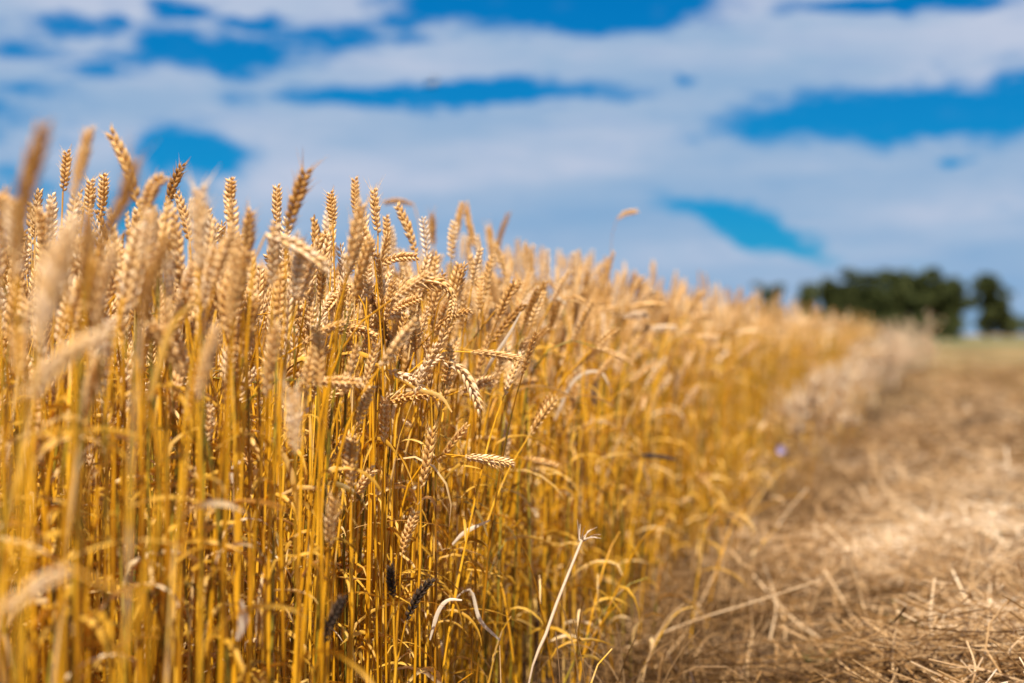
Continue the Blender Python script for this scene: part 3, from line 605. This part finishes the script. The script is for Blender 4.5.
# ------------------------------------------------------------------ distinct leaves, stalks and flowers
def blade(name, pts, widths, mat, label, cat, group=None, twist=0., fold=.2, n=16, tint=.7):
    P = spline(pts, n); o0 = P[0].copy(); wd = np.interp(np.linspace(0, 1, n), np.linspace(0, 1, len(widths)), widths)
    v, f = ribbon(P-o0, wd, -FW, fold, twist, 1.15)
    o = MB().add(v, f, tint).obj(name, mat); o.location = tuple(o0); return props(o, label, cat, group)
# the bleached bent stalk in front of the crop: root on the ground, broken frayed top
P = spline([at(515, 735, 2.10)*[1,1,0] + [0,0,.0], at(529, 683, 2.10), at(546, 634, 2.12), at(558, 600, 2.14), at(582, 540, 2.18)], 18)
t = empty('bleached_stalk', P[0], 'single pale bleached stalk slanting up right in front of the crop', 'stalk')
v, f = tube(P-P[0], np.interp(np.linspace(0, 1, 18), [0, .55, .6, 1], [.0015, .0017, .0027, .0022]), -FW, 6); MB().add(v, f, .25).obj('stem', M_PALE, t)
fb = MB()
for q in range(9):
    a = at(582+R.uniform(-3, 3), 541, 2.18)-P[0]; b = at(586+R.uniform(-10, 16), 525+R.uniform(-10, 22), 2.18+R.uniform(-.02, .02))-P[0]
    v, f = tube(spline([a, (a+b)/2+[0, 0, .004], b], 4), [.0012, .001, .0008, .0003], -FW, 3); fb.add(v, f, .8)
fb.obj('frayed_tip', M_PALE, t)
G_L = 'dry leaves caught among the stalks'
LEAVES = [
 ([(238,490,1.75),(232,478,1.75),(236,464,1.75),(245,458,1.75)], [.003,.009,.008,.002], M_PALE, 'white curled dry leaf left of the whitish ear', 1.2),
 ([(190,560,1.75),(212,520,1.75),(235,480,1.75)], [.003,.005,.004], M_LEAF, 'long slanting leaf blade rising to the white curled leaf', .5),
 ([(480,384,2.32),(491,362,2.3),(508,336,2.3),(521,312,2.3)], [.0035,.006,.005,.002], M_PALE, 'white narrow leaf lying under the dark striped ear', .3),
 ([(549,303,2.8),(556,299,2.8),(566,304,2.8)], [.005,.012,.004], M_PALE, 'small white leaf curl in the upper soft wheat', .2),
 ([(318,404,2.0),(305,412,2.0),(298,424,2.0)], [.003,.007,.002], M_PALE, 'small pale leaf hook above the sharp golden mid height ear', 1.0),
 ([(400,380,2.05),(418,390,2.05),(440,396,2.05),(452,412,2.05)], [.003,.006,.006,.002], M_LEAF, 'golden leaf arching between the two drooping ears', .8),
 ([(300,520,1.7),(290,470,1.7),(272,440,1.7),(262,452,1.7)], [.004,.007,.006,.002], M_LEAF, 'bent golden leaf curling left of the whitish upright ear', 1.),
 ([(462,600,2.1),(448,600,2.1),(438,612,2.1),(430,640,2.1)], [.002,.006,.006,.002], M_PALE, 'thin pale leaf arching beside the black ear tip', .6),
 ([(500,640,2.2),(480,620,2.2),(470,590,2.2),(452,602,2.2)], [.003,.006,.005,.002], M_PALE, 'pale hooked leaf low in the crop left of the bleached stalk', 1.),
 ([(490,520,2.2),(465,532,2.2),(452,545,2.2)], [.002,.007,.003], M_PALE, 'pale drooping leaf tip near the low golden ear', .5),
 ([(240,600,1.5),(243,622,1.5),(238,640,1.5)], [.004,.012,.004], M_PALE, 'bleached leaf scrap at the lower left, slightly blurred', .8),
 ([(330,575,2.05),(345,578,2.05),(372,580,2.05)], [.002,.004,.002], M_LEAF, 'short straight leaf crossing beside the small black ear', .2),
 ([(150,400,1.3),(170,330,1.3),(196,300,1.3)], [.004,.007,.002], M_LEAF, 'blurred golden leaf rising right under the wide pale ear', .4),
 ([(555,420,2.9),(575,380,2.9),(600,372,2.9),(612,392,2.9)], [.004,.008,.006,.002], M_PALE, 'blurred pale leaf arching over the short dark brown ear', .6),
]
for (pp, wd, mt, lab, tw) in LEAVES: blade('dry_leaf', [at(*p) for p in pp], wd, mt, lab, 'leaf', G_L, twist=tw)
dk = mat_simple('withered_leaf', (.05,.035,.032), .8, 80, .4)
blade('withered_leaf', [at(636,457,3.3), at(645,456,3.3), at(660,457,3.3), at(676,460,3.3)], [.004,.011,.010,.004], dk, 'dark grey withered leaf held flat among blurred stems', 'leaf', twist=.3, fold=.35)

# purple flower at the foot of the crop
def flower(px, py, d, label, rad=.017, col=(.42,.34,.72)):
    top = at(px, py, d); root = np.array([top[0]-.03, top[1]+.02, float(ground_h(top[0]-.03, top[1]+.02))])
    t = empty('wild_flower', root, label, 'flower'); pm = mat_simple('violet_petal', col, .6, 200, .25)
    v, f = tube(spline([np.zeros(3), (top-root)*[.2, .2, .5], top-root], 8), .0014, -FW, 5); MB().add(v, f, .4).obj('stem', M_GREEN, t)
    pb = MB()
    for q in range(14):
        a = q/14*2*math.pi; dr = np.array([math.cos(a), .25*math.sin(a)-.3, math.sin(a)*.9+.25]); P = spline([top-root, top-root+dr*rad*.6+[0, 0, .002], top-root+dr*rad], 5)
        v, f = ribbon(P, np.array([.002, .005, .007, .008, .004]), norm(np.cross(dr, [.1, 1, .2])), .15); pb.add(v, f)
    pb.obj('petals', pm, t)
flower(781, 451, 5.2, 'small pale violet wild flower at the foot of the crop', .019, (.30,.24,.38))

# low green weeds on the path
G_W = 'small weeds growing through the straw'
for q, (px, py, d, lab) in enumerate([(1004,552,4.3,'small green weed in the dark hollow at the right picture edge'), (905,590,3.4,'tiny green weed half hidden in straw below the pale swath'),
                                      (822,620,3.2,'tiny green weed in the brown straw nearer the wheat'), (1018,438,9.5,'green weed tuft beside the far straw swath')]):
    p = at(px, py, d); root = np.array([p[0], p[1], float(ground_h(p[0], p[1]))]); t = MB(); r = np.random.default_rng(80+q)
    tw = empty('weed', root, lab, 'weed', G_W)
    for k in range(11):
        la = r.uniform(0, 6.28); LP = leaf_path(np.zeros(3), None, la, r.uniform(.04, .09)*(1+.15*d*.3), r.uniform(.1, .9), r.uniform(1., 2.), 5)
        v, f = ribbon(LP, np.array([.003, .008, .011, .009, .006, .002])*1.1, np.array([-math.sin(la), math.cos(la), 0]), .2); t.add(v, f, r.random())
    t.obj('leaves', M_GREEN, tw)

# long straws lying loose on top of the litter
G_S = 'long loose straws lying on the path'
STRAWS = [
 ([(848,556),(862,600),(872,640)], 3.15, 'straw propped up steeply at the centre of the path'),
 ([(846,560),(820,590),(800,640)], 3.2, 'straw leaning left from the tip of the steep one'),
 ([(622,650),(690,622),(760,600),(820,580)], 3.0, 'thick bent straw lying across the dark ground by the wheat'),
 ([(655,668),(680,640),(700,610)], 3.0, 'short straw pointing up right near the bottom by the wheat'),
 ([(770,640),(776,600),(762,560)], 3.3, 'thin upright stubble straw left of the path centre'),
 ([(950,668),(975,640),(985,600)], 3.0, 'upright straw near the bottom right corner'),
 ([(905,600),(940,620),(1000,628)], 3.1, 'bright straw lying flat right of the centre'),
 ([(930,560),(925,520),(928,505)], 3.8, 'pale straw standing up in the swath'),
 ([(880,660),(930,640),(990,655)], 2.9, 'curved straw at the bottom of the path'),
 ([(960,600),(1000,560),(1030,545)], 3.3, 'straw pointing up right at the right picture edge'),
 ([(815,668),(850,650),(900,640)], 2.95, 'pale straw at the bottom centre of the path'),
 ([(740,680),(752,640),(750,600)], 3.0, 'golden stubble stem standing at the bottom of the path'),
 ([(890,510),(915,500),(945,512)], 4.3, 'whitish blurred straw on the crest of the swath'),
 ([(985,520),(1010,505),(1030,512)], 4.2, 'blurred straw lying at the right edge above the hollow'),
]
for q, (pp, d, lab) in enumerate(STRAWS):
    P = []
    for (x, y) in pp:
        dd_ = min(d, (CAM_H-.03)*FPX/(y-335)) if y > 340 else d
        p = at(x, y, dd_); p[2] = max(p[2], float(ground_h(p[0], p[1]))+.012); P.append(p)
    P = spline(P, 12); o0 = P[0].copy(); v, f = tube(P-o0, np.linspace(.0020, .0013, 12), norm(np.cross(P[-1]-P[0], UP)+1e-6), 6)
    o = MB().add(v, f, .45+.35*R.random()).obj('straw', M_STRAW); o.location = tuple(o0); props(o, lab, 'straw', G_S)

# pale dry grass clumps where the crop meets the path, farther on
G_C = 'pale dry grass clumps at the field edge'
CL = [(902, 24, .95, .45, 'tallest whitish dry grass clump at the end of the crop'), (885, 20, .72, .40, 'whitish dry grass clump just left of the tallest one'), (866, 16, .62, .35, 'pale dry grass clump midway along the soft crop edge'),
      (846, 12.5, .55, .30, 'brownish pale grass clump in front of the midway one'), (825, 10, .50, .26, 'pale grass clump beside the blurred crop foot'), (800, 7.8, .42, .2, 'nearest pale grass clump behind the violet flower'), (915, 30, .6, .5, 'low pale grass clump past the end of the crop')]
for q, (px, d, h, sp_, lab) in enumerate(CL):
    p = at(px, 335, d); t = empty('dry_grass_clump', (p[0], p[1], float(ground_h(p[0], p[1]))), lab, 'dry grass', G_C)
    b = MB(); tuft_mesh(b, 0, 0, 60, h*1.1, sp_*1.05, 300+q, wd=.0022+.00018*d, lean=.38, plume=.075, tint=(.4, 1))
    b.obj('blades', M_WEED, t)

# ------------------------------------------------------------------ trees on the horizon
bark = mat_simple('bark', (.07,.05,.035), .9, 3, .4)
leafm = mat_plant('tree_foliage', [(0, (.030,.040,.012)), (.5, (.065,.078,.022)), (1, (.13,.14,.045))], .7, .12, tcol=(.9,1.1,.4), streak=(.6, .3), spec=.15)
def tree(px, top, halfw, d, label, dens=1.0, seed=0, low=.10):
    r = np.random.default_rng(seed); H = (335-top)/FPX*d + CAM_H; wR = halfw/FPX*d; p = at(px, 335, d)
    t = empty('tree', (p[0], p[1], 0), label, 'tree', 'trees on the horizon')
    tb = MB(); P = walk(np.zeros(3), r.uniform(0, 6), r.normal(0, .05, 8), np.full(8, H*.8/8)); v, f = tube(P, np.linspace(H*.025, H*.006, 9), np.array([0, 1., 0]), 7); tb.add(v, f)
    cl = []
    for q in range(13):
        k = 2+q % 6; la = r.uniform(0, 6.28); up_ = r.uniform(.5, 1.2); L = wR*r.uniform(.55, .95)*(1-.05*k); B = np.array([-math.sin(la), math.cos(la), 0])
        Q = walk(P[k], la, np.linspace(1.3, up_, 5), np.full(5, L/5)); v, f = tube(Q, np.linspace(H*.009, H*.002, 6), B, 5); tb.add(v, f); cl += [Q[-1], Q[3]]
    tb.obj('trunk', bark, t)
    cl = np.array(cl); extra = np.stack([r.normal(0, wR*.45, 26), r.normal(0, wR*.45, 26), H*(low + (1-low)*r.beta(1.6, 1.5, 26))], 1)
    extra[:, :2] *= np.sqrt(np.clip(1.15-(np.abs(extra[:, 2:3]/H-.5)*1.5)**2, .1, 1)); cl = np.vstack([cl, extra])
    n = int(5200*dens); c = cl[r.integers(0, len(cl), n)]; sz = wR*.46
    pos = c + norm(r.normal(0, 1, (n, 3)))*sz*r.random((n, 1))**.5*[1, 1, .8]; pos[:, 2] = np.clip(pos[:, 2], H*low*.5, H*1.0)
    a = norm(r.normal(0, 1, (n, 3))); b = norm(np.cross(a, r.normal(0, 1, (n, 3)))); s_ = r.uniform(.20, .48, (n, 1))*H/11
    V = np.stack([pos-a*s_, pos+b*s_*.6, pos+a*s_, pos-b*s_*.6], 1).reshape(-1, 3)
    MB().add(V, np.arange(4*n).reshape(-1, 4), np.repeat(np.clip(r.normal(.45, .22, n), 0, 1), 4)).obj('crown', leafm, t, smooth=False)
TREES = [(770,284,12,300,'lowest small tree barely showing above the crop',.8), (806,283,13,270,'low round tree at the left end of the grove',1), (830,276,15,255,'tree second from the left of the grove',1), (850,270,17,262,'tall left crown of the grove',1.1),
 (874,273,17,250,'grove tree right of the tall left crown',1.1), (897,269,16,258,'tall middle crown of the grove',1.1), (916,272,15,250,'grove tree between the middle crown and highest crown',1.1), (929,266,15,262,'highest crown of the grove',1.1),
 (952,271,13,255,'rightmost tree of the dense grove, beside the sky gap',1.1), (987,273,14,250,'lone narrow tree right of the sky gap',1.0), (1003,283,9,252,'thin sparse tree leaning on the lone narrow one',.35), (1032,318,22,420,'distant low tree at the far right edge',1), (1012,312,9,430,'small distant tree just right of the thin sparse tree',1)]
for q, (px, tp, hw, d, lab, dn) in enumerate(TREES): tree(px, tp, hw, d, lab, dn*1.1, 700+q)
# shrubs filling the foot of the grove
for q in range(11):
    px = 812 + q*14 + R.uniform(-4, 4)
    t = np.random.default_rng(60+q); d = 243; n = 700; p = at(px, 335, d); H = R.uniform(3.2, 4.6)
    e = empty('shrub', (p[0], p[1], 0), f"dark shrub at the foot of the grove, {['first','second','third','fourth','fifth','sixth','seventh','eighth','ninth','tenth','eleventh'][q]} from its left end", 'shrub', 'shrubs under the grove')
    pos = np.stack([t.normal(0, 1.1, n), t.normal(0, 1, n), H*t.random(n)**.8], 1); a = norm(t.normal(0, 1, (n, 3))); b = norm(np.cross(a, t.normal(0, 1, (n, 3)))); s_ = t.uniform(.15, .35, (n, 1))
    MB().add(np.stack([pos-a*s_, pos+b*s_, pos+a*s_, pos-b*s_], 1).reshape(-1, 3), np.arange(4*n).reshape(-1, 4), np.repeat(t.random(n)*.6, 4)).obj('foliage', leafm, e, smooth=False)

# a small dark insect in the air
p = at(431, 85, 1.0); im = mat_simple('insect_body', (.03,.03,.04), .5, 300, .3)
t = empty('flying_insect', p, 'tiny dark flying insect blurred against the blue cloud gap', 'insect')
b = MB(); v, f = tube(RT*np.linspace(-.004, .004, 7)[:, None] + UP*np.array([0, .0002, .0004, .0005, .0004, .0001, -.0005])[:, None], [.0003, .0011, .0013, .0012, .0014, .0010, .0003], -FW, 6); b.add(v, f); b.obj('body', im, t)
wm = mat_plant('insect_wing', [(0, (.2,.2,.22)), (1, (.4,.4,.42))], .3, .6, tcol=(1,1,1))
for sgn in (-1, 1):
    v, f = ribbon(spline([RT*.001+UP*.001, RT*.003+UP*.003-FW*.003*sgn, RT*.002+UP*.005-FW*.006*sgn], 6), np.array([.001,.002,.003,.0032,.0026,.0008]), RT, .05); MB().add(v, f).obj('wing', wm, t)
